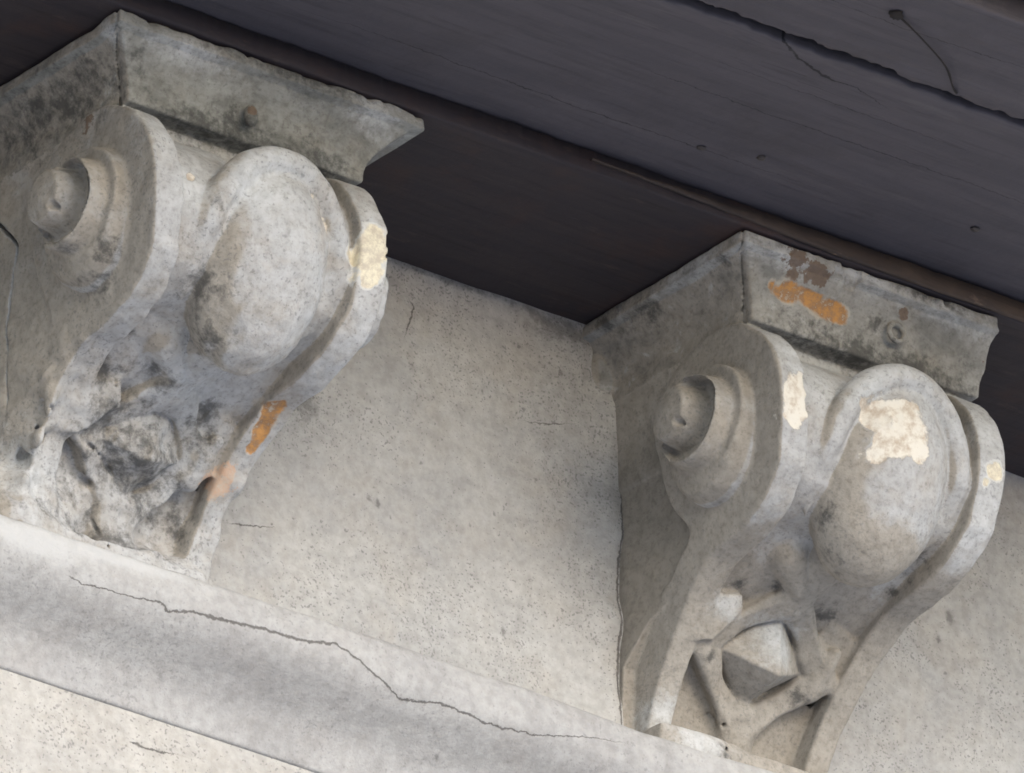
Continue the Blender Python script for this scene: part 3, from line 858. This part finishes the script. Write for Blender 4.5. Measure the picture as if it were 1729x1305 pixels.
# paint losses, mould, lime crust and painted highlights: centre (x, outward, height) and radius, in the corbel's own frame
BL_LEFT = {
    "yellow": [(0.2316, 0.2608, -0.0838, 0.0139), (0.2237, 0.2592, -0.1065, 0.015), (0.2283, 0.2567, -0.1218, 0.0096)],
    "orange": [(0.2177, 0.1302, -0.2027, 0.0105), (0.2211, 0.1133, -0.2126, 0.0075), (0.2215, 0.1022, -0.221, 0.006), (0.2198, 0.0939, -0.2283, 0.0045)],
    "pink": [(0.2029, 0.0673, -0.2571, 0.017), (0.2088, 0.0744, -0.2481, 0.009)],
    "white": [(0.1775, 0.261, -0.0908, 0.0052), (0.1741, 0.2611, -0.0812, 0.0036), (0.1582, 0.2673, -0.0651, 0.003), (0.0386, 0.2467, -0.0765, 0.0048)],
    "brown": [(-0.0119, 0.1661, -0.0024, 0.0075), (-0.009, 0.1579, -0.0099, 0.0053), (0.117, 0.231, 0.0234, 0.0053)],
    "mould": [(0.095, 0.1211, -0.1978, 0.0139), (0.1051, 0.1165, -0.2123, 0.0118), (0.1037, 0.0963, -0.2253, 0.0086), (0.1849, 0.0225, -0.2861, 0.016), (0.1654, 0.0206, -0.2883, 0.0096),
              (-0.0172, 0.1977, -0.1476, 0.0139), (-0.0401, 0.1667, -0.1391, 0.0107), (-0.0336, 0.1348, -0.0954, 0.0086), (0.1682, 0.0932, -0.2071, 0.0139), (0.0964, 0.0182, -0.3012, 0.0107),
              (0.1004, 0.0568, -0.2635, 0.0064), (0.0474, 0.1413, -0.1841, 0.0064), (0.0997, 0.2146, 0.0098, 0.0128), (0.0912, 0.0648, -0.2578, 0.0064), (0.0052, 0.0842, -0.2507, 0.0064),
              (-0.0076, 0.2366, -0.0573, 0.0053), (0.09, 0.214, 0.004, 0.08, 0.03, 0.017), (0.19, 0.214, 0.006, 0.05, 0.03, 0.013), (0.16, 0.240, 0.070, 0.09, 0.02, 0.010), (-0.02, 0.12, 0.03, 0.03, 0.09, 0.03),
              (0.02, 0.02, -0.33, 0.05, 0.03, 0.012), (0.05, 0.10, -0.20, 0.022), (0.07, 0.08, -0.24, 0.03), (0.12, 0.06, -0.26, 0.035), (0.15, 0.05, -0.28, 0.025), (0.17, 0.09, -0.225, 0.022), (0.06, 0.045, -0.29, 0.02), (0.075, 0.215, -0.165, 0.02), (0.10, 0.20, -0.195, 0.018), (0.14, 0.19, -0.20, 0.015), (0.04, 0.16, -0.178, 0.014), (0.06, 0.255, -0.10, 0.008), (0.0, 0.17, -0.16, 0.018), (0.12, 0.03, -0.325, 0.06, 0.03, 0.010)],
    "lime_highlight": [(0.005, 0.235, -0.045, 0.022, 0.03, 0.035), (0.03, 0.25, -0.09, 0.03), (0.10, 0.27, -0.075, 0.035), (0.235, 0.25, -0.06, 0.02), (0.04, 0.235, 0.055, 0.05, 0.02, 0.012), (0.25, 0.235, 0.06, 0.03), (-0.03, 0.22, 0.06, 0.014), (0.01, 0.03, -0.30, 0.03, 0.05, 0.05)],  # pale entries on the strap fronts paint in a highlight
}
BL_RIGHT = {
    "white": [(0.0873, 0.2732, -0.0921, 0.016), (0.104, 0.2798, -0.0836, 0.016), (0.1254, 0.2828, -0.0933, 0.0171), (0.0985, 0.2777, -0.1144, 0.0171), (0.1335, 0.2808, -0.114, 0.0139),
              (0.0845, 0.2695, -0.1244, 0.0118), (0.0110, 0.2600, -0.0780, 0.0110), (0.0060, 0.2620, -0.0980, 0.0150), (0.0030, 0.2620, -0.1120, 0.0110)],
    "yellow": [(0.2305, 0.2601, -0.103, 0.008), (0.2351, 0.2605, -0.0957, 0.0064), (0.224, 0.2586, -0.1134, 0.0048)],
    "orange": [(0.0145, 0.2232, 0.0323, 0.0068), (0.0293, 0.2243, 0.0335, 0.0078), (0.046, 0.2246, 0.0343, 0.0078), (0.0654, 0.2242, 0.0339, 0.0078), (0.0827, 0.223, 0.0313, 0.0078), (0.0928, 0.2214, 0.0284, 0.006)],
    "brown": [(0.0234, 0.2408, 0.0611, 0.0118), (0.0471, 0.2366, 0.0551, 0.0128), (0.0581, 0.2355, 0.053, 0.0096), (0.1548, 0.2314, 0.0472, 0.0059), (0.256, 0.23, 0.03, 0.008), (-0.0443, 0.1633, -0.0928, 0.0037), (0.0261, 0.2329, 0.0488, 0.0075)],
    "mould": [(0.2015, 0.1933, -0.1741, 0.0086), (0.2037, 0.1687, -0.1798, 0.0075), (0.2065, 0.1433, -0.1839, 0.0064), (0.0805, 0.0585, -0.353, 0.0086), (-0.0344, 0.0559, 0.0737, 0.0214),
              (-0.0319, 0.088, 0.0552, 0.0182), (-0.0369, 0.0324, 0.0613, 0.0107), (0.1285, 0.2237, 0.0343, 0.0075), (0.0194, 0.232, -0.0271, 0.0075), (0.0624, 0.0607, -0.2606, 0.0064),
              (0.1617, 0.0998, -0.2042, 0.0139), (0.0978, 0.112, -0.1983, 0.0086), (0.0637, 0.1034, -0.2022, 0.0064), (-0.032, 0.2071, 0.0546, 0.0075), (0.1694, 0.0542, -0.268, 0.0075), (0.12, 0.214, 0.004, 0.10, 0.03, 0.016), (0.08, 0.212, -0.170, 0.014), (0.11, 0.195, -0.198, 0.014), (0.205, 0.24, -0.05, 0.012), (0.20, 0.214, 0.008, 0.05, 0.03, 0.016), (0.17, 0.235, 0.070, 0.07, 0.02, 0.007)],
    "lime_highlight": [(0.120, 0.08, -0.238, 0.03), (0.0294, 0.0328, -0.3193, 0.025), (0.0523, 0.0558, -0.3395, 0.035), (0.055, 0.0962, -0.2237, 0.02), (0.0, 0.236, 0.062, 0.04, 0.02, 0.018), (0.11, 0.236, 0.064, 0.05, 0.02, 0.010), (0.20, 0.236, 0.060, 0.05, 0.02, 0.013), (0.012, 0.245, -0.055, 0.02, 0.03, 0.035), (0.07, 0.255, -0.05, 0.04), (0.23, 0.25, -0.06, 0.02), (-0.035, 0.16, 0.064, 0.01, 0.06, 0.012)],  # cap edge is lime crust; strap fronts and stud get painted highlights
}
cl, ol = build_corbel(0, -S, "cracked grey scroll corbel with cream chipped right scroll, at upper left", BL_LEFT)
cr_, or_ = build_corbel(1, 0.0, "grey scroll corbel with white patch on its egg and orange stain on its cap", BL_RIGHT)

# ------------------------------------------------------------------ small things on the eave boards
def tube(name, pts, rad, mat, parent=None, origin=(0, 0, 0), sides=6):
    P = [Vector(p) - Vector(origin) for p in pts]
    V, Fc = [], []
    for i, p in enumerate(P):
        d = (P[min(i + 1, len(P) - 1)] - P[max(i - 1, 0)]).normalized()
        a = d.cross(Vector((0.3, 0.2, 1))).normalized()
        c = d.cross(a)
        rr = rad[i] if isinstance(rad, (list, tuple)) else rad
        for k in range(sides):
            t = 2 * math.pi * k / sides
            V.append(p + a * math.cos(t) * rr + c * math.sin(t) * rr)
    for i in range(len(P) - 1):
        for k in range(sides):
            Fc.append((i * sides + k, i * sides + (k + 1) % sides, (i + 1) * sides + (k + 1) % sides, (i + 1) * sides + k))
    return mesh_obj(name, V, Fc, mat, parent)

b = NB("cobweb_dust"); M_web = b.done((0.030, 0.027, 0.027), 0.95)
b = NB("rusty_nail"); M_nail = b.done(b.mix(b.noise(b.coords(), 900, 3), (0.09, 0.085, 0.085), (0.05, 0.035, 0.03)), 0.6)
web_o = (-0.156, -0.6166, 0.0945)
wp = catmull([(-0.1558, -0.6166, 0.0945), (-0.118, -0.602, 0.090), (-0.068, -0.575, 0.088), (-0.036, -0.545, 0.0905), (-0.0187, -0.5288, 0.0955)], 5)
web = tag(empty("cobweb", web_o), "dusty cobweb thread with a dark clot hanging under the outer eave board", "cobweb")
rad = list(0.0011 + 0.0004 * n1(np.arange(len(wp)) * 1.0, 2.0, 77))
tube("thread", wp, rad, M_web, web, web_o)
def lump(name, c, r, mat, parent, origin, seed):
    q = np.random.default_rng(seed)
    V, Fc = [], []
    nu, nv = 10, 7
    for j in range(nv + 1):
        for i in range(nu):
            t, p = 2 * math.pi * i / nu, math.pi * j / nv
            k = 1 + q.uniform(-0.22, 0.22) if 0 < j < nv else 1
            V.append((c[0] - origin[0] + r[0] * k * math.sin(p) * math.cos(t), c[1] - origin[1] + r[1] * k * math.sin(p) * math.sin(t), c[2] - origin[2] + r[2] * k * math.cos(p)))
    for j in range(nv):
        for i in range(nu):
            Fc.append((j * nu + i, (j + 1) * nu + i, (j + 1) * nu + (i + 1) % nu, j * nu + (i + 1) % nu))
    return mesh_obj(name, V, Fc, mat, parent)
lump("clot", (-0.156, -0.6166, 0.0935), (0.007, 0.006, 0.004), M_web, web, web_o, 5)
for k, (x, o) in enumerate([(-0.0804, 0.3226), (-0.135, 0.305), (0.16, 0.33), (-0.62, 0.36)]):
    lump("nail_head", (x, -o, 0.0962), (0.0042, 0.0042, 0.0016), M_nail, eave, (0, 0, EZ), 30 + k)
